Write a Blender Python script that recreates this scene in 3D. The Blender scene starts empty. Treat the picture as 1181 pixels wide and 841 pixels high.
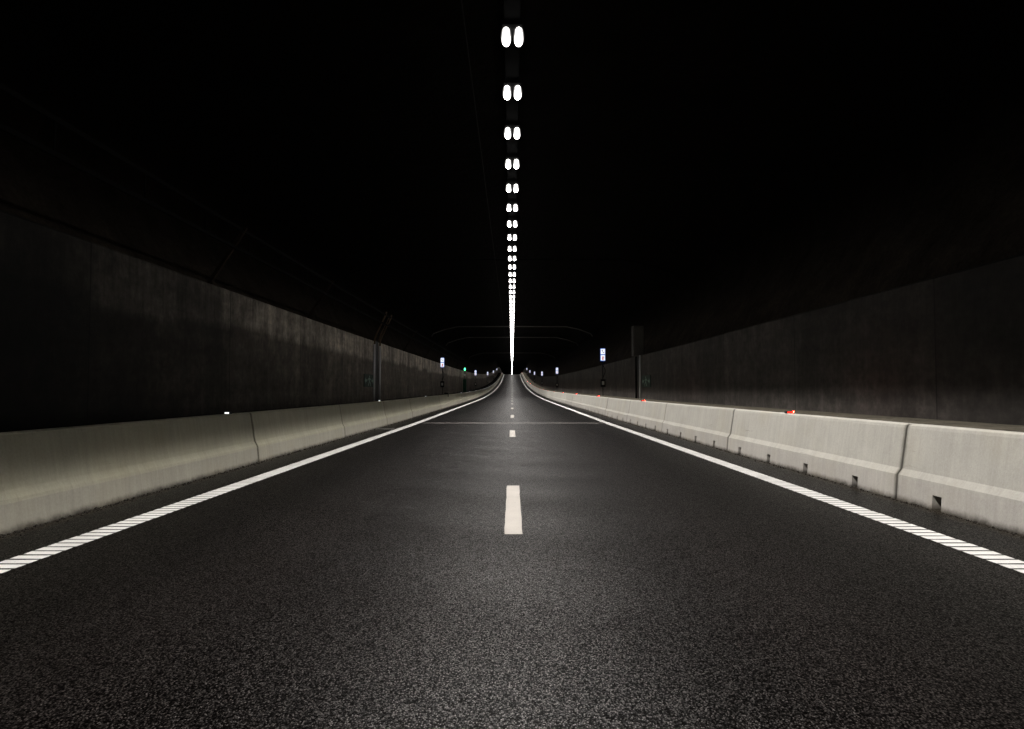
import bpy, bmesh, math, random
from mathutils import Vector, Matrix
random.seed(7)
scene = bpy.context.scene
col = scene.collection

# ------------------------------------------------------------------ road profile
def slope(y):
    s = 0.0
    if y > 25: s = 0.0035
    if y > 62: s = 0.0035 + 0.00025 * (min(y, 285.0) - 62)
    if y > 285: s = 0.05925 - 0.000987 * (min(y, 365.0) - 285)
    return s
_ZT = [0.0]
for i in range(1, 6000):
    _ZT.append(_ZT[-1] + 0.1 * slope(i * 0.1 - 0.05))
def rz(y):
    if y <= 0: return 0.0
    i = int(y * 10); f = y * 10 - i
    return _ZT[i] * (1 - f) + _ZT[i + 1] * f

def stations(y0, y1, near=2.0, far=4.0):
    ys = [y0]
    while ys[-1] < y1 - 1e-6:
        ys.append(min(y1, ys[-1] + (near if ys[-1] < 60 else far)))
    return ys

# ------------------------------------------------------------------ object helpers
def link(o, parent=None):
    col.objects.link(o)
    if parent is not None: o.parent = parent
    return o
def tag(o, label=None, cat=None, group=None, kind=None):
    if label: o['label'] = label
    if cat: o['category'] = cat
    if group: o['group'] = group
    if kind: o['kind'] = kind
    return o
def obj(name, bm, mats, parent=None, smooth=False):
    me = bpy.data.meshes.new(name)
    bm.to_mesh(me); bm.free()
    for m in (mats if isinstance(mats, (list, tuple)) else [mats]): me.materials.append(m)
    if smooth:
        for p in me.polygons: p.use_smooth = True
    return link(bpy.data.objects.new(name, me), parent)
def empty(name, loc, rot=(0, 0, 0)):
    o = bpy.data.objects.new(name, None)
    o.empty_display_size = 0.1
    o.location = loc; o.rotation_euler = rot
    return link(o)
def copy_tree(o, parent=None):
    c = o.copy(); col.objects.link(c)
    if parent is not None: c.parent = parent
    for ch in list(o.children): copy_tree(ch, c)
    return c

def add_box(bm, x0, x1, y0, y1, z0, z1, mi=0, bevel=0.0):
    vs = [bm.verts.new(p) for p in [(x0,y0,z0),(x1,y0,z0),(x1,y1,z0),(x0,y1,z0),(x0,y0,z1),(x1,y0,z1),(x1,y1,z1),(x0,y1,z1)]]
    fs = []
    for q in [(0,3,2,1),(4,5,6,7),(0,1,5,4),(1,2,6,5),(2,3,7,6),(3,0,4,7)]:
        f = bm.faces.new([vs[i] for i in q]); f.material_index = mi; fs.append(f)
    if bevel > 0:
        es = list({e for f in fs for e in f.edges})
        r = bmesh.ops.bevel(bm, geom=es, offset=bevel, segments=2, affect='EDGES', profile=0.5)
        for f in r['faces']: f.material_index = mi
def add_tube(bm, pts, r, n=8, mi=0, cap=True):
    pts = [Vector(p) for p in pts]; rings = []
    for i, p in enumerate(pts):
        d = (pts[min(i+1, len(pts)-1)] - pts[max(i-1, 0)]).normalized()
        up = Vector((0,0,1)) if abs(d.z) < 0.9 else Vector((0,1,0))
        a = d.cross(up).normalized(); b = a.cross(d).normalized()
        rings.append([bm.verts.new(p + a*r*math.cos(2*math.pi*k/n) + b*r*math.sin(2*math.pi*k/n)) for k in range(n)])
    for i in range(len(rings)-1):
        for k in range(n):
            f = bm.faces.new([rings[i][k], rings[i][(k+1)%n], rings[i+1][(k+1)%n], rings[i+1][k]])
            f.material_index = mi; f.smooth = True
    if cap:
        for rg in (rings[0][::-1], rings[-1]):
            f = bm.faces.new(rg); f.material_index = mi
def add_poly(bm, pts, mi=0):
    f = bm.faces.new([bm.verts.new(p) for p in pts]); f.material_index = mi
    return f
def add_disc(bm, c, r, ax, n=12, mi=0, ry=None):
    ry = ry or r
    u, v = ax
    return add_poly(bm, [Vector(c) + Vector(u)*r*math.cos(2*math.pi*k/n) + Vector(v)*ry*math.sin(2*math.pi*k/n) for k in range(n)], mi)
def sweep(bm, prof, ys, closed=False, follow=True, uvl=None, smooth=False):
    """profile (x,z) swept along the road; UV = (metres along, profile z)"""
    uv = bm.loops.layers.uv.verify()
    rings = [[bm.verts.new((x, y, z + (rz(y) if follow else 0))) for x, z in prof] for y in ys]
    n = len(prof); m = n if closed else n - 1
    for i in range(len(ys) - 1):
        for k in range(m):
            k2 = (k + 1) % n
            f = bm.faces.new([rings[i][k], rings[i][k2], rings[i+1][k2], rings[i+1][k]])
            f.smooth = smooth
            for l, (yy, kk) in zip(f.loops, [(i,k),(i,k2),(i+1,k2),(i+1,k)]):
                l[uv].uv = (ys[yy], prof[kk][1])
    return rings

# ------------------------------------------------------------------ material helpers
class NT:
    def __init__(s, name):
        s.m = bpy.data.materials.new(name); s.m.use_nodes = True
        s.t = s.m.node_tree; s.t.nodes.clear()
        s.out = s.n('ShaderNodeOutputMaterial')
    def n(s, typ, **kw):
        nd = s.t.nodes.new(typ)
        for k, v in kw.items():
            if k.startswith('i_'): nd.inputs[k[2:].replace('_', ' ')].default_value = v
            else: setattr(nd, k, v)
        return nd
    def l(s, a, b): s.t.links.new(a, b)
    def math(s, op, a, b=None, c=None, clamp=False):
        nd = s.n('ShaderNodeMath', operation=op, use_clamp=clamp)
        for i, v in enumerate((a, b, c)):
            if v is None: continue
            if isinstance(v, (int, float)): nd.inputs[i].default_value = v
            else: s.l(v, nd.inputs[i])
        return nd.outputs[0]
    def mapr(s, v, a, b, c=0.0, d=1.0, smooth=False):
        nd = s.n('ShaderNodeMapRange', clamp=True)
        if smooth: nd.interpolation_type = 'SMOOTHSTEP'
        s.l(v, nd.inputs['Value'])
        for k, x in zip(('From Min','From Max','To Min','To Max'), (a,b,c,d)): nd.inputs[k].default_value = x
        return nd.outputs[0]
    def vec(s, v, sx, sy, sz):
        nd = s.n('ShaderNodeVectorMath', operation='MULTIPLY'); s.l(v, nd.inputs[0]); nd.inputs[1].default_value = (sx, sy, sz)
        return nd.outputs[0]
    def noise(s, v, scale, detail=4, rough=0.6):
        nd = s.n('ShaderNodeTexNoise'); s.l(v, nd.inputs['Vector'])
        nd.inputs['Scale'].default_value = scale; nd.inputs['Detail'].default_value = detail; nd.inputs['Roughness'].default_value = rough
        return nd.outputs['Fac']
    def mix(s, f, a, b, blend='MIX'):
        nd = s.n('ShaderNodeMix', data_type='RGBA', blend_type=blend)
        for i, v in ((0, f), (6, a), (7, b)):
            if isinstance(v, (int, float)): nd.inputs[i].default_value = v
            elif isinstance(v, tuple): nd.inputs[i].default_value = (*v, 1) if len(v) == 3 else v
            else: s.l(v, nd.inputs[i])
        return nd.outputs[2]
    def bsdf(s, color, rough=0.8, metal=0.0, spec=0.4, bump=None, bd=0.01, bs=0.5):
        b = s.n('ShaderNodeBsdfPrincipled')
        for k, v in (('Base Color', color), ('Roughness', rough), ('Metallic', metal), ('Specular IOR Level', spec)):
            if isinstance(v, (int, float)): b.inputs[k].default_value = v
            elif isinstance(v, tuple): b.inputs[k].default_value = (*v, 1)
            else: s.l(v, b.inputs[k])
        if bump is not None:
            bn = s.n('ShaderNodeBump'); bn.inputs['Strength'].default_value = bs; bn.inputs['Distance'].default_value = bd
            s.l(bump, bn.inputs['Height']); s.l(bn.outputs[0], b.inputs['Normal'])
        s.l(b.outputs[0], s.out.inputs[0])
        return b
    def coord(s, k='Object'): return s.n('ShaderNodeTexCoord').outputs[k]
    def sep(s, v):
        nd = s.n('ShaderNodeSeparateXYZ'); s.l(v, nd.inputs[0]); return nd.outputs

def simple(name, c, rough=0.6, metal=0.0, spec=0.3, var=0.25, scale=30):
    t = NT(name); v = t.coord()
    k = t.mapr(t.noise(v, scale, 5), 0.3, 0.7, 1 - var, 1 + var)
    mul = t.n('ShaderNodeVectorMath', operation='SCALE'); mul.inputs[0].default_value = c; t.l(k, mul.inputs['Scale'])
    t.bsdf(mul.outputs[0], rough, metal, spec)
    return t.m
def emit(name, c, s):
    t = NT(name); e = t.n('ShaderNodeEmission'); e.inputs[0].default_value = (*c, 1); e.inputs[1].default_value = s
    t.l(e.outputs[0], t.out.inputs[0]); return t.m

def mat_asphalt():
    t = NT('asphalt'); v = t.coord(); x, y, z = t.sep(v)
    vo = t.n('ShaderNodeTexVoronoi', feature='F1'); t.l(t.vec(v, 1.2, 0.74, 1), vo.inputs['Vector']); vo.inputs['Scale'].default_value = 138
    vs = t.sep(vo.outputs['Color'])
    stone = t.math('POWER', vs[0], 3.0)
    round_ = t.mapr(vo.outputs['Distance'], 0.15, 0.62, 1.0, 0.12)
    fine = t.noise(v, 420, 2)
    f = t.math('MULTIPLY', stone, round_)
    c = t.mix(f, (0.0008, 0.0006, 0.0006), (0.060, 0.049, 0.045))
    big = t.noise(t.vec(v, 1.0, 0.06, 1), 1.1, 5, 0.6)
    patch = t.mapr(big, 0.3, 0.7, 0.8, 1.2)
    ax = t.math('ABSOLUTE', x)
    # wheel tracks worn slightly paler than the strip beside the edge line
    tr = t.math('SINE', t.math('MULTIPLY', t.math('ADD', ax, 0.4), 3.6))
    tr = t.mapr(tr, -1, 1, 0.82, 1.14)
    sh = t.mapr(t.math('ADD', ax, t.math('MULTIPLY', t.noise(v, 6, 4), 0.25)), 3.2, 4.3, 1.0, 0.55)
    k = t.math('MULTIPLY', t.math('MULTIPLY', patch, tr), t.math('MULTIPLY', sh, t.mapr(ax, 0.4, 3.4, 1.15, 0.62, True)))  # last factor paints the lamps' sheen: paler middle, darker sides
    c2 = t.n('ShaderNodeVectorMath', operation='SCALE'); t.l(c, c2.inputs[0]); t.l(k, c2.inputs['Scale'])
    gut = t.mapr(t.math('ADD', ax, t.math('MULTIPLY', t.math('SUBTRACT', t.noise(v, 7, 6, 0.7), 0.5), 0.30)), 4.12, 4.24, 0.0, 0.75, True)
    c3 = t.mix(t.math('MULTIPLY', gut, t.mapr(t.noise(v, 40, 4), 0.35, 0.6, 0.3, 1.0)), c2.outputs[0], (0.040, 0.033, 0.024))
    h = t.math('ADD', t.math('MULTIPLY', round_, t.math('ADD', t.math('MULTIPLY', vs[1], 0.7), 0.3)), t.math('MULTIPLY', fine, 0.25))
    rough = t.mapr(vs[2], 0, 1, 0.30, 0.52)
    t.bsdf(c3, rough, 0, t.math('ADD', 0.012, t.math('MULTIPLY', f, 1.3)), h, 0.004, 0.3)
    return t.m

def mat_paint(name, c):
    t = NT(name); v = t.coord()
    n1 = t.noise(v, 160, 3); n2 = t.noise(v, 3, 5)
    k = t.math('MULTIPLY', t.mapr(n1, 0.25, 0.6, 0.82, 1.0), t.mapr(n2, 0.3, 0.7, 0.88, 1.02))
    w = t.mapr(t.noise(v, 55, 6, 0.75), 0.60, 0.68)
    cc = t.n('ShaderNodeVectorMath', operation='SCALE'); cc.inputs[0].default_value = c; t.l(k, cc.inputs['Scale'])
    cm = t.mix(t.math('MULTIPLY', w, 0.72), cc.outputs[0], (0.05, 0.047, 0.045))
    t.bsdf(cm, 0.6, 0, 0.4, n1, 0.003, 0.4)
    return t.m

def mat_barrier(name, c, drip=0.5):
    t = NT(name); v = t.coord(); x, y, z = t.sep(v)
    oi = t.n('ShaderNodeObjectInfo'); rnd = oi.outputs['Random']
    off = t.n('ShaderNodeCombineXYZ'); t.l(t.math('MULTIPLY', rnd, 37.0), off.inputs[1])
    va = t.n('ShaderNodeVectorMath', operation='ADD'); t.l(v, va.inputs[0]); t.l(off.outputs[0], va.inputs[1]); v2 = va.outputs[0]
    mott = t.mapr(t.noise(v2, 2.2, 6, 0.65), 0.3, 0.7, 0.91, 1.06)
    fine = t.mapr(t.noise(v2, 45, 5, 0.7), 0.3, 0.7, 0.9, 1.08)
    streak = t.mapr(t.noise(t.vec(v2, 1, 7, 0.5), 2.0, 6, 0.7), 0.35, 0.62, 1 - drip * 0.45, 1.03)
    streak2 = t.mapr(t.noise(t.vec(v2, 1, 22, 0.7), 2.0, 4, 0.7), 0.62, 0.72, 1.0, 1 - drip * 0.35)
    per = t.mapr(rnd, 0, 1, 0.9, 1.06)
    k = per
    ye = t.math('MINIMUM', y, t.math('SUBTRACT', 5.976, y))
    jd = t.mapr(t.math('ADD', ye, t.math('MULTIPLY', t.noise(v2, 9, 4), 0.05)), 0.015, 0.085, 0.45, 1.0, True)
    for q in (mott, fine, streak, streak2, jd): k = t.math('MULTIPLY', k, q)
    cc = t.n('ShaderNodeVectorMath', operation='SCALE'); cc.inputs[0].default_value = c; t.l(k, cc.inputs['Scale'])
    # splash dirt and broken edge at the foot
    zz = t.math('SUBTRACT', z, t.math('MULTIPLY', t.noise(v2, 5, 7, 0.75), 0.10))
    dirt = t.mapr(zz, -0.06, 0.03, 0.95, 0.0, True)
    cm = t.mix(dirt, cc.outputs[0], (0.035, 0.029, 0.022))
    spk = t.mapr(t.noise(v2, 38, 3, 0.6), 0.70, 0.74)
    low = t.mapr(z, 0.0, 0.16, 1.0, 0.0)
    cm = t.mix(t.math('MULTIPLY', spk, t.math('ADD', t.math('MULTIPLY', low, 0.8), 0.15)), cm, (0.03, 0.026, 0.02))
    # yellowish lime film on parts of the face
    film = t.mapr(t.noise(v2, 1.3, 4), 0.48, 0.7, 0, 0.4)
    cm = t.mix(film, cm, (0.40, 0.355, 0.25), 'MULTIPLY') if False else t.mix(t.math('MULTIPLY', film, 0.5), cm, (c[0]*0.85, c[1]*0.78, c[2]*0.6))
    cm = t.mix(t.mapr(z, 0.235, 0.275, 1.0, 0.0, True), cm, t.mix(1.0, cm, (1.0, 0.99, 1.07) if c[2] < 0.33 else (1.0, 0.985, 1.0), 'MULTIPLY'))
    sc = t.noise(t.vec(v2, 1, 0.9, 26), 1.0, 5, 0.7)
    sc = t.math('MULTIPLY', t.mapr(sc, 0.66, 0.72), t.math('MULTIPLY', t.mapr(z, 0.22, 0.32), t.mapr(z, 0.5, 0.75, 1.0, 0.0)))
    cm = t.mix(t.math('MULTIPLY', sc, 0.45), cm, (0.06, 0.055, 0.05))
    rim = t.mapr(z, .825, .842, 1.0, 1.5)  # top edge lightened in the colour, as if catching the lamps
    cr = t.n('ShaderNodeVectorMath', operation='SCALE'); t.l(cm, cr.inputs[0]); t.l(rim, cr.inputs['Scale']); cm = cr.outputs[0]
    h = t.math('ADD', t.noise(v2, 60, 5, 0.7), t.math('MULTIPLY', t.noise(v2, 9, 4), 1.0))
    t.bsdf(cm, 0.85, 0, 0.3, h, 0.004, 0.35)
    return t.m

def mat_wall(name, band, base, bandc, near_shade):
    """cast concrete; UV = (metres along, metres up)"""
    t = NT(name); uv = t.coord('UV'); u, w, _ = t.sep(uv); v = t.coord()
    # vertical board/soot streaks
    cx = t.n('ShaderNodeCombineXYZ'); t.l(u, cx.inputs[0]); t.l(w, cx.inputs[1])
    p = cx.outputs[0]
    s1 = t.noise(t.vec(p, 1.6, 0.16, 1), 1.0, 8, 0.72)
    s2 = t.noise(t.vec(p, 7.0, 0.3, 1), 1.0, 5, 0.7)
    m1 = t.noise(p, 0.55, 6, 0.6)
    m2 = t.noise(p, 2.1, 7, 0.68); m3 = t.noise(p, 7.5, 6, 0.7)
    board = t.noise(t.vec(p, 0.25, 5.0, 1), 1.0, 4, 0.6)
    k = t.mapr(s1, 0.3, 0.72, 0.65, 1.3)
    k = t.math('MULTIPLY', k, t.mapr(s2, 0.3, 0.7, 0.85, 1.15))
    k = t.math('MULTIPLY', k, t.mapr(m1, 0.3, 0.7, 0.6, 1.4))
    k = t.math('MULTIPLY', k, t.mapr(board, 0.3, 0.7, 0.85, 1.15))
    k = t.math('MULTIPLY', k, t.mapr(m2, 0.32, 0.68, 0.55, 1.5))
    k = t.math('MULTIPLY', k, t.mapr(m3, 0.32, 0.68, 0.7, 1.3))
    # pour joints every 4.8 m
    fr = t.math('FRACT', t.math('DIVIDE', u, 4.8))
    jn = t.math('LESS_THAN', fr, 0.006)
    k = t.math('MULTIPLY', k, t.mapr(jn, 0, 1, 1.0, 0.3))
    pn = t.n('ShaderNodeTexWhiteNoise', noise_dimensions='1D'); t.l(t.math('FLOOR', t.math('DIVIDE', u, 4.8)), pn.inputs['W'])
    k = t.math('MULTIPLY', k, t.mapr(pn.outputs['Value'], 0, 1, 0.8, 1.2))
    c = base
    if band is not None:
        st = t.n('ShaderNodeTexWhiteNoise', noise_dimensions='1D'); t.l(t.math('FLOOR', t.math('DIVIDE', u, 2.4)), st.inputs['W'])
        edge = t.math('ADD', band - 0.12, t.math('MULTIPLY', st.outputs['Value'], 0.22))
        edge = t.math('ADD', edge, t.math('MULTIPLY', t.math('SUBTRACT', s2, 0.5), 0.35))
        d = t.math('SUBTRACT', w, edge)
        f = t.mapr(d, -0.12, 0.12, 0, 1, True)
        f = t.math('MULTIPLY', f, t.mapr(s1, 0.34, 0.60, 0.3, 1.0))
        c = t.mix(f, base, bandc)
    cc = t.n('ShaderNodeVectorMath', operation='SCALE')
    if isinstance(c, tuple): cc.inputs[0].default_value = c
    else: t.l(c, cc.inputs[0])
    t.l(k, cc.inputs['Scale'])
    if near_shade:  # near wall darkened in the colour, standing in for weaker lamp light
        sn = t.mapr(t.math('ADD', u, t.math('MULTIPLY', m1, 6.0)), 10, 30, 0.05, 1.35, True) if near_shade == 1 else t.mapr(t.math('ADD', t.math('ADD', u, t.math('MULTIPLY', w, -3.0)), t.math('MULTIPLY', m1, 5.0)), 1, 16, 0.4, 1.0, True)
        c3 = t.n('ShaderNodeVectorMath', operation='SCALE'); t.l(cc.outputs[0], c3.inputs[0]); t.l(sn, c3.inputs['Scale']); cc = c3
    h = t.math('ADD', t.noise(v, 25, 5, 0.7), t.math('MULTIPLY', board, 1.5))
    t.bsdf(cc.outputs[0], 0.75, 0, 0.35, h, 0.006, 0.5)
    return t.m

def mat_rock(name, c, flank=None):
    t = NT(name); v = t.coord()
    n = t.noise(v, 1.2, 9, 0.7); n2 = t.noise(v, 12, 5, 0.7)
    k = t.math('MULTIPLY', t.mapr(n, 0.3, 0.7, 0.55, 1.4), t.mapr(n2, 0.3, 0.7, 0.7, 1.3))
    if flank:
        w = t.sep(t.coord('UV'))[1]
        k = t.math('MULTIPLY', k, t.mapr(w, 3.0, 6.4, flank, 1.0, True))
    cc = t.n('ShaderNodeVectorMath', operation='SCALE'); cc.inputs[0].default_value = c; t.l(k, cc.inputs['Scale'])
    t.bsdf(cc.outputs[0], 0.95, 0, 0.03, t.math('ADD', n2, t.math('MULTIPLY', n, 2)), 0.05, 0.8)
    return t.m

def mat_lens():
    # lamp emission strongest along the middle, faded to the rim to imitate soft bloom
    t = NT('lit_lamp_glass'); x, y, z = t.sep(t.coord())
    dx = t.math('DIVIDE', t.math('SUBTRACT', t.math('ABSOLUTE', x), .098), .082)
    dy = t.math('DIVIDE', y, .25)
    q = t.math('ADD', t.math('MULTIPLY', dx, dx), t.math('MULTIPLY', t.math('MULTIPLY', dy, dy), 0.55))
    a = t.mapr(q, 0.0, 1.0, 1.0, 0.0)
    a = t.math('MULTIPLY', t.math('POWER', a, 3.4), t.mapr(z, .0, .07, 1.0, 0.3))
    e = t.n('ShaderNodeEmission'); e.inputs[0].default_value = (1.0, 0.97, 0.93, 1)
    t.l(t.math('ADD', 0.12, t.math('MULTIPLY', a, 56.0)), e.inputs[1])
    t.l(e.outputs[0], t.out.inputs[0]); return t.m

M = dict(
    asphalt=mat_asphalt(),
    line=mat_paint('white_line_paint', (0.84, 0.83, 0.81)),
    dash=mat_paint('worn_line_paint', (0.40, 0.368, 0.335)),
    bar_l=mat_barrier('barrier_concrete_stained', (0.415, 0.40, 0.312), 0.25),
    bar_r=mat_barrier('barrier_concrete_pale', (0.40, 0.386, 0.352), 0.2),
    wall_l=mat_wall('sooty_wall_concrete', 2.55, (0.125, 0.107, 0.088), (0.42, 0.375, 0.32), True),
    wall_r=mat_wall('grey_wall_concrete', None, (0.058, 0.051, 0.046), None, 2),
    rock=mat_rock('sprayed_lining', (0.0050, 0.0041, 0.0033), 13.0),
    shelf_l=mat_rock('dark_walkway_concrete', (0.02, 0.017, 0.014)),  # left walkway, much darker than the right one
    shelf=mat_rock('walkway_concrete', (0.16, 0.145, 0.115)),
    steel=simple('galvanised_steel', (0.86, 0.87, 0.89), 0.2, 0.1, 1.0, 0.1),
    tray=simple('grey_tray_metal', (0.003, 0.003, 0.003), 0.8, 0.0, 0.02),
    bracket=simple('rusty_bracket_paint', (0.045, 0.034, 0.025), 0.85, 0.0, 0.05),
    pipe=simple('grey_conduit', (0.010, 0.0095, 0.009), 0.85, 0.0, 0.05),
    hoop=simple('pale_conduit', (0.17, 0.163, 0.155), 0.6),
    pipe_paint=simple('tan_pipe_paint', (0.17, 0.125, 0.085), 0.8, 0.0, 0.1),
    dark=simple('black_plastic', (0.012, 0.012, 0.013), 0.5),
    grey=simple('grey_cabinet_paint', (0.10, 0.095, 0.088), 0.7),
    housing=simple('lamp_housing_metal', (0.012, 0.012, 0.012), 0.6, 0.0, 0.1),
    lens=mat_lens(),
    white_led=emit('white_marker_glow', (0.95, 0.97, 1.0), 2.5),
    red_led=emit('red_marker_glow', (1.0, 0.035, 0.02), 2.0),
    red_side=emit('red_side_glow', (1.0, 0.03, 0.015), 110.0),
    green_led=emit('green_lamp_glow', (0.08, 0.9, 0.35), 4.0),
    sign_white=emit('lit_sign_panel', (0.88, 0.92, 1.0), 1.1),
    sign_blue=emit('lit_sign_blue', (0.05, 0.16, 0.60), 0.9),
    sign_red=emit('lit_sign_red', (0.75, 0.08, 0.06), 0.8),
    sign_ink=emit('lit_sign_ink', (0.05, 0.05, 0.12), 0.3),
    exit_green=simple('dull_green_sign_face', (0.007, 0.040, 0.026), 0.5),
    exit_pale=simple('pale_green_pictogram', (0.32, 0.48, 0.40), 0.6),
    booth_green=simple('dark_green_paint', (0.02, 0.09, 0.05), 0.5),
    grit=simple('dark_grit', (0.03, 0.026, 0.021), 0.9, var=0.5, scale=60),
    iron=simple('cast_iron', (0.16, 0.155, 0.145), 0.6, 0.4),
    joint=simple('joint_mastic', (0.27, 0.25, 0.24), 0.6),
)

YB, YE = -14.0, 520.0
# ------------------------------------------------------------------ setting
bm = bmesh.new()
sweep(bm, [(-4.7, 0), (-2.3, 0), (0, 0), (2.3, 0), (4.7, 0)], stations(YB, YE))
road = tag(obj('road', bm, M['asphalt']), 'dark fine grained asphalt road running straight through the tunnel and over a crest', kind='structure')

def edge_line(side):
    bm = bmesh.new(); y = -2.0
    x0, x1 = 3.41, 3.645
    def quad(y0, y1, h=0.005):
        a, b = rz(y0) + h, rz(y1) + h
        j = lambda: random.uniform(-0.004, 0.004)
        add_poly(bm, [(side*x0+j(), y0+j(), a), (side*x1+j(), y0+j(), a), (side*x1+j(), y1+j(), b), (side*x0+j(), y1+j(), b)][::side])
    while y < 32:
        quad(y, y + 0.100); y += 0.132
    uv = None
    ys = stations(y, YE - 5)
    for a, b in zip(ys[:-1], ys[1:]):
        add_poly(bm, [(side*x0, a, rz(a)+.005), (side*x1, a, rz(a)+.005), (side*x1, b, rz(b)+.005), (side*x0, b, rz(b)+.005)][::side])
    return obj('edge_line', bm, M['line'], road)
edge_line(1); edge_line(-1)
y = 5.84 - 12
dash0 = None
while y < 330:
    if y + 3 > 0.5:
        bm = bmesh.new()
        e = lambda: random.uniform(-0.004, 0.004)
        pts = [(0.01 - 0.077, y)] + [(0.01 + 0.077, y)]
        n = 12
        L = [(0.01 - 0.077 + e(), y + 2.95 * i / n) for i in range(n + 1)]
        R = [(0.01 + 0.077 + e(), y + 2.95 * i / n) for i in range(n + 1)]
        for i in range(n):
            add_poly(bm, [(*L[i], rz(L[i][1]) + .005), (*R[i], rz(R[i][1]) + .005), (*R[i+1], rz(R[i+1][1]) + .005), (*L[i+1], rz(L[i+1][1]) + .005)])
        bmesh.ops.remove_doubles(bm, verts=bm.verts, dist=1e-5)
        obj('lane_dash', bm, M['dash'], road)
    y += 12
for yj, wj in ((25.4, 0.22), (155.0, 0.5)):
    bm = bmesh.new()
    add_poly(bm, [(-3.40, yj - wj/2, rz(yj) + .0035), (3.40, yj - wj/2, rz(yj) + .0035), (3.40, yj + wj/2, rz(yj + wj/2) + .0035), (-3.40, yj + wj/2, rz(yj + wj/2) + .0035)])
    obj('road_joint', bm, M['joint'], road)

# raised walkways behind the barriers
for side, zt, m in ((-1, 0.74, M['shelf_l']), (1, 0.80, M['shelf'])):
    bm = bmesh.new()
    sweep(bm, [(side*4.66, 0.02), (side*4.66, zt), (side*5.98, zt + 0.012)], stations(YB, YE))
    tag(obj('walkway', bm, m), 'narrow raised walkway between the %s barrier and the wall' % ('left' if side < 0 else 'right'), kind='structure')

# tunnel lining
def crom(P, n=6):
    out = []
    P = [P[0]] + P + [P[-1]]
    for i in range(1, len(P) - 2):
        for k in range(n):
            t = k / n; a, b, c, d = (Vector(P[i+j]) for j in (-1, 0, 1, 2))
            out.append(tuple(0.5 * ((2*b) + (c - a)*t + (2*a - 5*b + 4*c - d)*t*t + (3*b - a - 3*c + d)*t**3)))
    out.append(P[-1]); return out
half = [(6.36, 0.0), (6.42, 1.5), (6.55, 2.9), (7.1, 4.0), (7.75, 5.2), (7.6, 6.3), (6.6, 6.85), (5.2, 7.08), (2.5, 7.12), (0, 7.12)]
prof = crom([(a, b) for a, b in half])
LIN = prof + [(-x, z) for x, z in prof[-2::-1]]
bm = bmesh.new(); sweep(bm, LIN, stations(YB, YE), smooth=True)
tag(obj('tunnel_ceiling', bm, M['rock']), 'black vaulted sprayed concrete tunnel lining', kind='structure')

# side walls
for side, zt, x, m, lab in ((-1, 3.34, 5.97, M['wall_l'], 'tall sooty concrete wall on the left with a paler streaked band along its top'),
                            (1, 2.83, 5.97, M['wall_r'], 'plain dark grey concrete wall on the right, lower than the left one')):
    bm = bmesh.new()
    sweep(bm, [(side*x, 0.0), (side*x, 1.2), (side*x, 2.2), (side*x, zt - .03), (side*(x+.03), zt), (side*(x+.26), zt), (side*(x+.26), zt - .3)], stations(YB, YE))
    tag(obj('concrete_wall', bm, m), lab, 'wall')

# ------------------------------------------------------------------ precast barriers
ORD = ['nearest', 'second', 'third', 'fourth', 'fifth', 'sixth', 'seventh', 'eighth', 'ninth', 'tenth', 'eleventh', 'twelfth',
       'thirteenth', 'fourteenth', 'fifteenth', 'sixteenth', 'seventeenth', 'eighteenth', 'nineteenth', 'twentieth']
BP = [(4.305, 0.0), (4.33, 0.280), (4.38, 0.348), (4.452, 0.80), (4.465, 0.835), (4.49, 0.845), (4.60, 0.845), (4.63, 0.835), (4.645, 0.80), (4.66, 0.0)]
LEN = 5.976
def barrier_bm(side, drains):
    """element from y=0 to LEN; front toe is cut for drain slots"""
    bm = bmesh.new(); g = 0.012
    cuts = [(d - 0.075, d + 0.075) for d in drains]
    ys = [0.0, g]
    for a, b in cuts: ys += [a, b]
    ys += [LEN - g, LEN]
    zs = 0.145; xs = 4.305 + 0.025 * zs / 0.285
    P = [BP[0], (xs, zs)] + (BP[1:] if side > 0 else [(4.328, .25), (4.338, .285), (4.358, .32), (4.378, .36), (4.392, .42)] + BP[3:])
    def ring(y):
        s = 0.010 if y in (0.0, LEN) else 0.0       # chamfered ends
        cx = 4.48
        return [bm.verts.new((side * (cx + (x - cx) * (1 - s * 4)), y, z * (1 - s * 0.8))) for x, z in P]
    R = [ring(y) for y in ys]; n = len(P)
    cutset = {(a, b) for a, b in cuts}
    for i in range(len(ys) - 1):
        for k in range(n - 1):
            if k == 0 and (ys[i], ys[i+1]) in cutset:
                a0, a1, b1, b0 = R[i][0], R[i][1], R[i+1][1], R[i+1][0]
                D = [bm.verts.new((side * 4.56, v.co.y, v.co.z)) for v in (a0, a1, b1, b0)]
                F = [a0, a1, b1, b0]
                for j in range(3): bm.faces.new([F[j], F[j+1], D[j+1], D[j]])
                bm.faces.new(D)
                continue
            bm.faces.new([R[i][k], R[i][k+1], R[i+1][k+1], R[i+1][k]])
    bm.faces.new(R[0]); bm.faces.new(R[-1])
    bmesh.ops.recalc_face_normals(bm, faces=bm.faces)
    return bm
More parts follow.
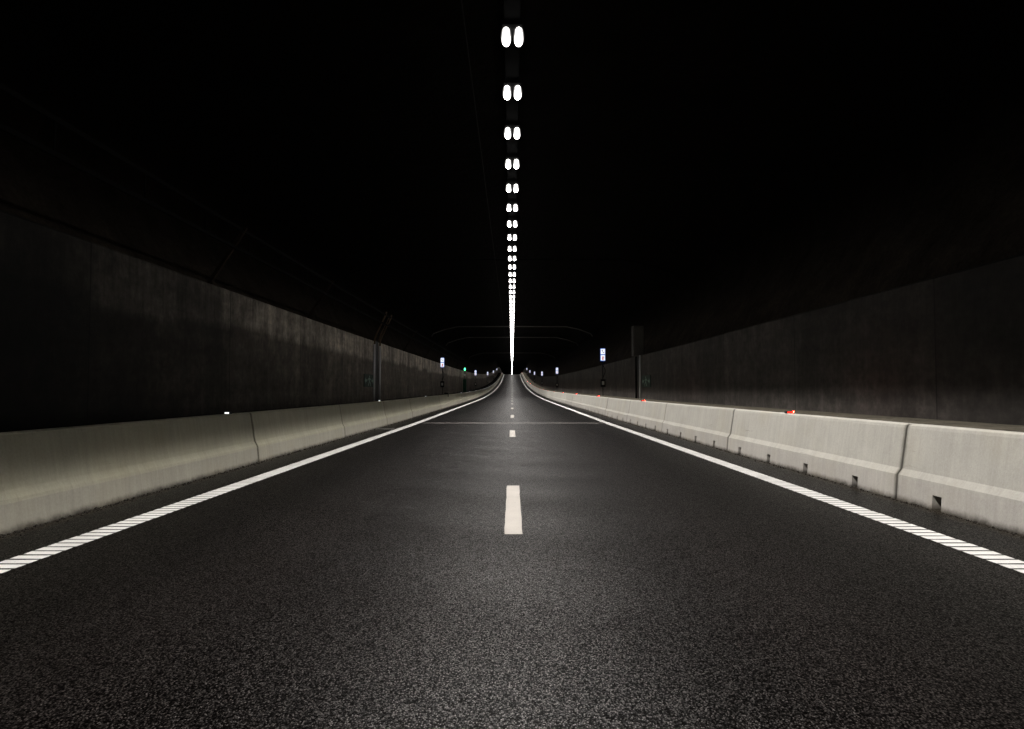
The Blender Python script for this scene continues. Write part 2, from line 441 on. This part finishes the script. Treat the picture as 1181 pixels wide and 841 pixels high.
def barriers(side, first, drains, mat, word, look):
    src = None; k = 0; y = first
    while y < 372:
        ym = y + 3.0
        pitch = math.atan(slope(ym))
        if src is None: o = src = obj('concrete_barrier', barrier_bm(side, drains), mat)
        else: o = src.copy(); col.objects.link(o)
        near = y < 140
        o.location = (random.uniform(-.007, .007) if near else 0, y + 0.012, rz(y) + (random.uniform(-.004, .004) if near else 0))
        o.rotation_euler = (math.atan2(rz(y + 6) - rz(y), 6.0), 0, random.uniform(-.0008, .0008))
        if k < 14:
            lab = '%s %s along the %s edge, counted from the camera' % (ORD[k], look, word)
        else:
            lab = 'far tiny concrete barrier element curving up towards the crest on the %s side' % word
        tag(o, lab, 'barrier', 'precast barriers along the %s edge' % word)
        y += 6.0; k += 1
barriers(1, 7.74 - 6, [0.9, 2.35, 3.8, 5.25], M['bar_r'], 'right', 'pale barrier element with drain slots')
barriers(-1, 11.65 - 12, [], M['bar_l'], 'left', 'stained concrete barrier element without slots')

# loose grit at the barrier feet
for side in (-1, 1):
    bm = bmesh.new()
    n = 2600 if side < 0 else 1700
    for i in range(n):
        y = 2.5 + 38 * random.random() ** 1.6
        d = abs(random.gauss(0, 0.05 if side < 0 else 0.035))
        r = random.choice((0.004, 0.006, 0.008, 0.012)) * random.uniform(0.7, 1.3)
        if random.random() < 0.02: r *= 1.8
        c = Vector((side * (4.30 - d), y, rz(y) + r * 0.35))
        mtx = Matrix.Translation(c) @ Matrix.Rotation(random.random() * 6, 4, 'Z') @ Matrix.Rotation(random.random() * 6, 4, 'X') @ Matrix.Diagonal((r, r * random.uniform(.7, 1.6), r * .7, 1))
        bmesh.ops.create_icosphere(bm, subdivisions=1, radius=1, matrix=mtx)
    tag(obj('road_grit', bm, M['grit']), 'loose dark grit gathered along the foot of the %s barriers' % ('left' if side < 0 else 'right'), 'grit', kind='stuff')

# ------------------------------------------------------------------ ceiling lamps
LZ = 6.765
bm = bmesh.new(); W = .13
ys = stations(YB, 505)
sweep(bm, [(-W, 6.86), (-W, 6.98), (-W + .02, 6.985), (W - .02, 6.985), (W, 6.98), (W, 6.86)], ys)
sweep(bm, [(-W + .006, 6.862), (-W + .006, 6.972), (W - .006, 6.972), (W - .006, 6.862)], ys)
trunk = obj('lighting_tray', bm, M['tray'])
tag(trunk, 'long grey metal tray under the ceiling carrying the row of lamps', 'cable tray')
yy = -11.0; hg = None
while yy < 100:
    if hg is None:
        bm = bmesh.new(); add_tube(bm, [(0, 0, 0), (0, 0, .15)], .008, 6); h = hg = obj('hanger', bm, M['tray'], trunk)
    else:
        h = hg.copy(); col.objects.link(h)
    h.location = (0, yy, rz(yy) + 6.98)
    yy += 4.0

def lens_bm(bm, cx, mi=0):
    # elongated glass bulb
    L, Wd, H, z0, n = .25, .082, .08, -.03, 20
    rings = []
    for i in range(1, 9):
        th = math.pi * i / 9; r = math.sin(th) ** 0.8; dz = z0 + H * math.cos(th)
        rings.append([bm.verts.new((cx + Wd * r * math.cos(2*math.pi*k/n), L * r * math.sin(2*math.pi*k/n), dz)) for k in range(n)])
    for a, b in zip(rings[:-1], rings[1:]):
        for k in range(n):
            f = bm.faces.new([a[k], a[(k+1) % n], b[(k+1) % n], b[k]]); f.material_index = mi; f.smooth = True
    for rg in (rings[0], rings[-1]):
        f = bm.faces.new(rg); f.material_index = mi
    bmesh.ops.recalc_face_normals(bm, faces=bm.faces)
def housing_bm(bm):
    add_box(bm, -.165, .165, -.15, .15, 0.03, .10, 0, .012)
    for sy in (-.1, .1): add_box(bm, -.02, .02, sy - .02, sy + .02, .095, .106)
spot = bpy.data.lights.new('lamp_beam', 'SPOT')
spot.energy = 290; spot.spot_size = math.radians(86); spot.spot_blend = 0.10
spot.shadow_soft_size = 0.06; spot.color = (1.0, 0.955, 0.90)

bm = bmesh.new(); housing_bm(bm); h0 = None
proto = empty('ceiling_lamp', (0, 0, LZ))
h0 = obj('housing', bm, M['housing'], proto)
for cx in (-.098, .098):
    bm = bmesh.new(); lens_bm(bm, cx); obj('lens', bm, M['lens'], proto)
# far lamps: one mesh each
bm = bmesh.new()
add_box(bm, -.165, .165, -.15, .15, 0.03, .10, 0)
for cx in (-.098, .098): lens_bm(bm, cx, 1)
far0 = None
me_far = bpy.data.meshes.new('ceiling_lamp'); bm.to_mesh(me_far); bm.free()
me_far.materials.append(M['housing']); me_far.materials.append(M['lens'])
LY0, LS = 10.46, 2.0
k = -7; n_l = 0
while LY0 + k * LS < 500:
    y = LY0 + k * LS; z = rz(y) + LZ
    if k < 40:
        o = proto if n_l == 0 else copy_tree(proto)
    else:
        o = link(bpy.data.objects.new('ceiling_lamp', me_far))
    o.location = (0.004, y, z); o.rotation_euler = (math.atan(slope(y)), 0, 0)
    if k < 0: lab = 'twin ceiling lamp above the camera, out of the top of the picture'
    elif k < 20: lab = ('topmost and brightest twin ceiling lamp in the middle row' if k == 0 else '%s twin ceiling lamp from the top in the bright middle row' % ORD[k])
    else: lab = 'tiny distant ceiling lamp merged into the bright line above the crest'
    tag(o, lab, 'lamp', 'twin lamps in the row along the tunnel ceiling')
    if k < 110 or k % 3 == 0:
        ld = spot if k < 110 else None
        if ld is None:
            ld = bpy.data.lights.get('lamp_beam_far')
            if ld is None:
                ld = spot.copy(); ld.name = 'lamp_beam_far'; ld.energy = spot.energy * 3
        if y < 380:
            lo = bpy.data.objects.new('lamp_beam', ld); col.objects.link(lo); lo.parent = o
            lo.location = (0, 0, -.20); lo.rotation_euler = (0, math.radians(-6.0), 0); lo.scale = (1, 1.8, 1)
    k += 1; n_l += 1

# thin conduit left of the lamps
bm = bmesh.new()
add_tube(bm, [(-.74, y, rz(y) + 6.84) for y in stations(YB, 500)], .018, 6)
tag(obj('ceiling_conduit', bm, M['pipe']), 'single thin conduit running along the ceiling left of the lamps', 'conduit')

# hoops over the ceiling
for i, (yh, r, lab) in enumerate(((30.0, .03, 'nearest faint conduit hoop arching over the ceiling'), (63.0, .05, 'upper of two pale conduit hoops crossing the far ceiling'),
                            (77.0, .05, 'lower of two pale conduit hoops crossing the far ceiling'), (119.0, .05, 'faintest and farthest conduit hoop crossing the ceiling'))):
    pts = [(x, yh, rz(yh) + z) for x, z in ((7.45, 6.05), (7.25, 6.32), (6.2, 6.70), (5.15, 6.93), (4.9, 6.96), (0, 6.98), (-4.9, 6.96), (-5.15, 6.93), (-6.2, 6.70), (-7.25, 6.32), (-7.45, 6.05))]
    bm = bmesh.new(); add_tube(bm, pts, r, 8)
    tag(obj('conduit_hoop', bm, M['hoop'] if i else M['pipe']), lab, 'conduit', 'conduit hoops on the ceiling')

# cable ladder on the left
bm = bmesh.new(); ys = stations(YB, 340)
for zc in (4.03, 4.45):
    sweep(bm, [(-5.47, zc - .03), (-5.42, zc - .03), (-5.42, zc + .03), (-5.47, zc + .03)], ys, closed=True)
lad = obj('cable_ladder', bm, M['pipe'])
tag(lad, 'two parallel rails of a cable ladder above the left wall', 'cable ladder')
yy = 2; rg = None
while yy < 90:
    if rg is None:
        bm = bmesh.new(); add_box(bm, -.01, .01, 0, .03, 4.061, 4.419); h = rg = obj('rung', bm, M['pipe'], lad)
    else:
        h = rg.copy(); col.objects.link(h)
    h.location = (-5.445, yy, rz(yy))
    yy += 2.0
BY = [6.9, 13.7, 20.4, 38.4, 47.6, 56.0, 65.0, 74.0, 90.0, 106.0]
for i, yb in enumerate(BY):
    bm = bmesh.new()
    zb = rz(yb)
    a, b = Vector((-6.12, yb, zb + 3.40)), Vector((-5.40, yb, zb + 4.52))
    d = (b - a).normalized(); nrm = Vector((d.z, 0, -d.x)) * .035
    for s in (-1, 1):
        for off in ((.0, .05),):
            q = [a - nrm, a + nrm, b + nrm, b - nrm]
            v0 = [bm.verts.new(p + Vector((0, -.05 * s + .05, 0))) for p in q]
    bm.free(); bm = bmesh.new()
    q = [a - nrm, a + nrm, b + nrm, b - nrm]
    f = bm.faces.new([bm.verts.new(p) for p in q])
    ex = bmesh.ops.extrude_face_region(bm, geom=[f])
    bmesh.ops.translate(bm, vec=(0, .07, 0), verts=[g for g in ex['geom'] if isinstance(g, bmesh.types.BMVert)])
    add_box(bm, -6.2, -6.02, yb - .06, yb + .13, zb + 3.343, zb + 3.40)
    bmesh.ops.recalc_face_normals(bm, faces=bm.faces)
    o = obj('ladder_bracket', bm, M['bracket'])
    tag(o, '%s slanting bracket from left wall top to cable ladder, counted from the camera' % ORD[i], 'bracket', 'brackets of the cable ladder')

# vertical pipes on the walls
root = empty('cable_pipes', (-5.97, 29.3, 0))
tag(root, 'pair of shiny steel pipes climbing the left wall and slanting over its top', 'pipes')
for dy in (0.0, 1.25):
    bm = bmesh.new(); add_tube(bm, [(.05, dy, .76), (.05, dy, 1.6), (.05, dy, 3.2)], .05, 10); obj('pipe', bm, M['steel'], root)
    bm = bmesh.new(); add_tube(bm, [(.05, dy, 3.20), (.06, dy, 3.42), (.16, dy, 3.68), (.52, dy, 4.42), (.56, dy, 4.6)], .036, 10); obj('bent_pipe', bm, M['pipe_paint'], root)
bm = bmesh.new(); add_box(bm, .003, .03, .25, 1.0, .76, 3.36); obj('recess_shade', bm, M['dark'], root)  # dark plate standing in for the shaded recess between the pipes
bm = bmesh.new(); add_tube(bm, [(.12, .62, 3.36), (.2, .62, 3.66), (.56, .62, 4.40)], .03, 8); obj('bent_pipe', bm, M['pipe_paint'], root)

root = empty('cable_pipes', (5.97, 31.6, 0))
tag(root, 'pair of thin steel pipes on the right wall below the grey upright box', 'pipes')
for dy, m in ((0.0, M['steel']), (1.0, M['pipe'])):
    bm = bmesh.new(); add_tube(bm, [(-.05, dy, .82), (-.05, dy, 1.7), (-.05, dy, 2.84)], .042, 10); obj('pipe', bm, m, root)
bm = bmesh.new(); add_box(bm, -.03, -.003, .15, .85, .82, 2.82); obj('recess_shade', bm, M['dark'], root)  # dark plate in place of the wall recess, painting its shade
bm = bmesh.new(); add_box(bm, -.28, .22, 0, .5, 0, 1.42, 0, .012)
o = obj('cable_box', bm, M['grey']); o.location = (5.97, 32.0, 2.834)
tag(o, 'tall grey upright box standing on top of the right wall', 'cabinet')
bm = bmesh.new(); add_box(bm, -.23, .17, -.012, -.002, .05, 1.37, 0, .003); obj('door', bm, M['grey'], o)

# exit direction boards on the walls
def exit_board(side, y0, lab):
    w, h = 1.9, .52
    root = empty('exit_sign', (side * 5.955, y0, 1.62))
    tag(root, lab, 'sign')
    bm = bmesh.new(); add_box(bm, -.012, .012, -w/2, w/2, -h/2, h/2, 0, .004); obj('board', bm, M['exit_green'], root)
    bm = bmesh.new(); X = -side * .016
    P = lambda pts: add_poly(bm, [(X, a, b) for a, b in (pts if side < 0 else pts[::-1])])
    S = 1.0
    add_disc(bm, (X, .06, .17), .075, ((0,1,0),(0,0,1)), 14, ry=.045)
    P([(-.10,.12),(.09,.12),(.14,-.03),(-.04,-.03)])
    P([(-.04,-.03),(.08,-.03),(-.14,-.22),(-.26,-.22)])
    P([(.02,-.03),(.14,-.03),(.30,-.12),(.22,-.16)])
    P([(.22,-.12),(.30,-.12),(.26,-.23),(.18,-.23)])
    P([(-.10,.12),(-.08,.06),(-.30,-.02),(-.34,.03)])
    P([(.09,.12),(.07,.06),(.28,.01),(.33,.05)])
    for s in (-1, 1):
        P([(s*.86, 0), (s*.66, .14), (s*.66, -.14)][::s]); P([(s*.66, .05), (s*.46, .05), (s*.46, -.05), (s*.66, -.05)][::s])
    o = obj('pictogram', bm, M['exit_pale'], root)
exit_board(-1, 28.4, 'dull green exit board with pale running figure on the left wall')
exit_board(1, 30.3, 'dull green exit board with pale running figure on the right wall')

# lit emergency station signs
def station(name_bits, x, y, lab, side, proto=None):
    z = rz(y)
    root = empty('emergency_sign', (x, y, z)); tag(root, lab, 'sign', 'lit emergency station signs along the %s wall' % ('left' if side < 0 else 'right'))
    bm = bmesh.new(); add_box(bm, -.150, .150, -.06, .06, 3.02, 3.82, 0, .012)
    box = obj('sign_box', bm, M['sign_blue'], root)
    bm = bmesh.new()
    for s in (-1, 1):
        for a, b in ((3.05, 3.39), (3.45, 3.79)):
            add_poly(bm, [(-.135, s*.063, a), (.135, s*.063, a), (.135, s*.063, b), (-.135, s*.063, b)][::-s])
    obj('sign_panel', bm, M['sign_white'], box)
    bm = bmesh.new()
    for s in (-1, 1):
        Y = s * .066
        # telephone handset and extinguisher figures
        P = lambda pts, mi: add_poly(bm, [(a, Y, b) for a, b in (pts if s < 0 else pts[::-1])], mi)
        P([(-.08,3.70),(-.03,3.74),(0,3.69),(-.035,3.655)], 0); P([(.03,3.55),(.08,3.58),(.07,3.52),(.04,3.50)], 0)
        P([(-.07,3.69),(-.035,3.655),(.055,3.545),(.02,3.54)], 0)
        P([(-.04,3.08),(.04,3.08),(.04,3.28),(-.04,3.28)], 1); P([(-.02,3.281),(.02,3.281),(.02,3.33),(-.02,3.33)], 1)
        P([(.021,3.31),(.08,3.25),(.07,3.23),(.021,3.285)], 0)
    obj('pictogram', bm, [M['sign_ink'], M['sign_red']], box)
    bm = bmesh.new(); add_tube(bm, [(0, .02, .72), (0, .02, 2.99)], .035, 10); obj('post', bm, M['dark'] if side > 0 else M['grey'], root)
    bm = bmesh.new(); add_box(bm, -.16, .16, -.09, -.018, 1.35, 1.85, 0, .015); c = obj('cabinet', bm, M['dark'], root)
    bm = bmesh.new(); add_box(bm, -.075, .075, -.100, -.092, 1.50, 1.72, 0, .003); obj('notice_plate', bm, M['line'], c)
    bm = bmesh.new()
    pts = [(.0, -.03, 2.75)] + [(.14 * math.sin(t * math.pi), -.05, 2.75 - .75 * t) for t in (.2, .4, .6, .8)] + [(0, -.05, 1.95)]
    add_tube(bm, pts, .02, 8); obj('hose', bm, M['pipe'], root)
    return root
for i, y in enumerate((43.6, 88, 132, 176, 221, 266)):
    station('', 5.80, y, '%s lit blue and white emergency sign on a post by the right wall' % ORD[i], 1)
for i, y in enumerate((57, 109, 163, 214, 262)):
    station('', -5.82, y, '%s lit blue and white emergency sign on a post by the left wall' % ORD[i], -1)

# green lamp booth
y = 83.0
root = empty('emergency_cabinet', (-5.74, y, rz(y))); tag(root, 'dark green emergency cabinet with a green lamp above it by the left wall', 'cabinet')
bm = bmesh.new(); add_box(bm, -.2, .2, -.15, .15, .745, 2.3, 0, .02); obj('cabinet', bm, M['booth_green'], root)
bm = bmesh.new(); add_tube(bm, [(0, 0, 2.3), (0, 0, 3.35)], .03, 8); obj('post', bm, M['dark'], root)
bm = bmesh.new(); bmesh.ops.create_icosphere(bm, subdivisions=2, radius=.13, matrix=Matrix.Translation((0, 0, 3.5)) @ Matrix.Diagonal((.8, .8, 1.4, 1))); obj('lamp', bm, M['green_led'], root, True)
bm = bmesh.new(); add_box(bm, -.12, .12, -.03, -.025 + .02, 2.7, 2.92, 0, .003); obj('plate', bm, M['line'], root)

# marker lights on the barrier tops
def marker(side):
    root = empty('marker_light', (0, 0, 0))
    bm = bmesh.new(); add_box(bm, -.06, .06, -.035, .035, 0, .036, 0, .006); obj('base', bm, M['dark'], root)
    bm = bmesh.new(); hw, ht = (.032, .026) if side < 0 else (.04, .029)
    add_box(bm, -hw, hw, -.048, -.036, .006, ht, 0, .003)
    obj('lens', bm, M['white_led'] if side < 0 else M['red_led'], root)
    if side > 0:
        bm = bmesh.new()
        add_poly(bm, [(.080, -.03, .034), (.080, .03, .034), (.062, .03, .008), (.062, -.03, .008)])
        add_poly(bm, [(.061, -.03, .035), (.081, -.03, .035), (.081, .03, .035), (.061, .03, .035)], 1)
        obj('side_lens', bm, [M['red_side'], M['dark']], root)
    return root
for side, y0, word in ((-1, 10.9, 'white'), (1, 11.2, 'red')):
    p = marker(side); k = 0; y = y0
    while y < 345:
        o = p if k == 0 else copy_tree(p)
        o.location = (side * 4.53, y, rz(y) + .846); o.rotation_euler = (math.atan(slope(y)), 0, 0)
        sd = 'left' if side < 0 else 'right'
        tag(o, ('%s small glowing %s marker light on top of the %s barrier, counted from the camera' % (ORD[k], word, sd)) if k < 8 else
            'tiny far %s marker light on the %s barrier where it climbs' % (word, sd), 'marker light', '%s marker lights on the %s barrier' % (word, sd))
        y += 12.5; k += 1

# small things at the left edge
bm = bmesh.new(); add_box(bm, -.10, .14, -.2, .2, .0, .12, 0, .012); add_box(bm, .142, .17, -.2, .2, -.16, .12, 0, .008)
o = obj('cable_box', bm, M['dark']); o.location = (-4.57, 47.3, rz(47.3) + .846)
tag(o, 'small black box hooked over the top of the left barrier', 'box')
bm = bmesh.new()
for i in range(9): add_box(bm, -.22, .22, -.30 + i * .07, -.265 + i * .07, .002, .014)
for s in (-.25, .22): add_box(bm, s, s + .03, -.32, .32, .002, .015)
o = obj('drain_grate', bm, M['iron']); o.location = (-3.97, 21.4, rz(21.4) + .003)
tag(o, 'small iron drain grate in the left road shoulder', 'drain grate')

# ------------------------------------------------------------------ world, camera, render
w = bpy.data.worlds.new('World'); scene.world = w; w.use_nodes = True
bg = w.node_tree.nodes['Background']; bg.inputs[0].default_value = (0, 0, 0, 1); bg.inputs[1].default_value = 0.0
cam = bpy.data.cameras.new('camera'); cam.lens = 24.0; cam.sensor_width = 36.0; cam.clip_start = 0.05; cam.clip_end = 2000
co = bpy.data.objects.new('camera', cam); col.objects.link(co)
co.location = (-0.003, 0, 1.226); co.rotation_euler = (math.radians(90 + 2.147), 0, 0)
scene.camera = co
scene.view_settings.view_transform = 'Standard'; scene.view_settings.look = 'None'
scene.view_settings.exposure = 0; scene.view_settings.gamma = 1
scene.cycles.use_denoising = True; scene.cycles.denoising_prefilter = 'NONE'
scene.cycles.max_bounces = 5; scene.cycles.diffuse_bounces = 3; scene.cycles.glossy_bounces = 3
scene.cycles.sample_clamp_indirect = 3.0
scene.cycles.use_light_tree = True
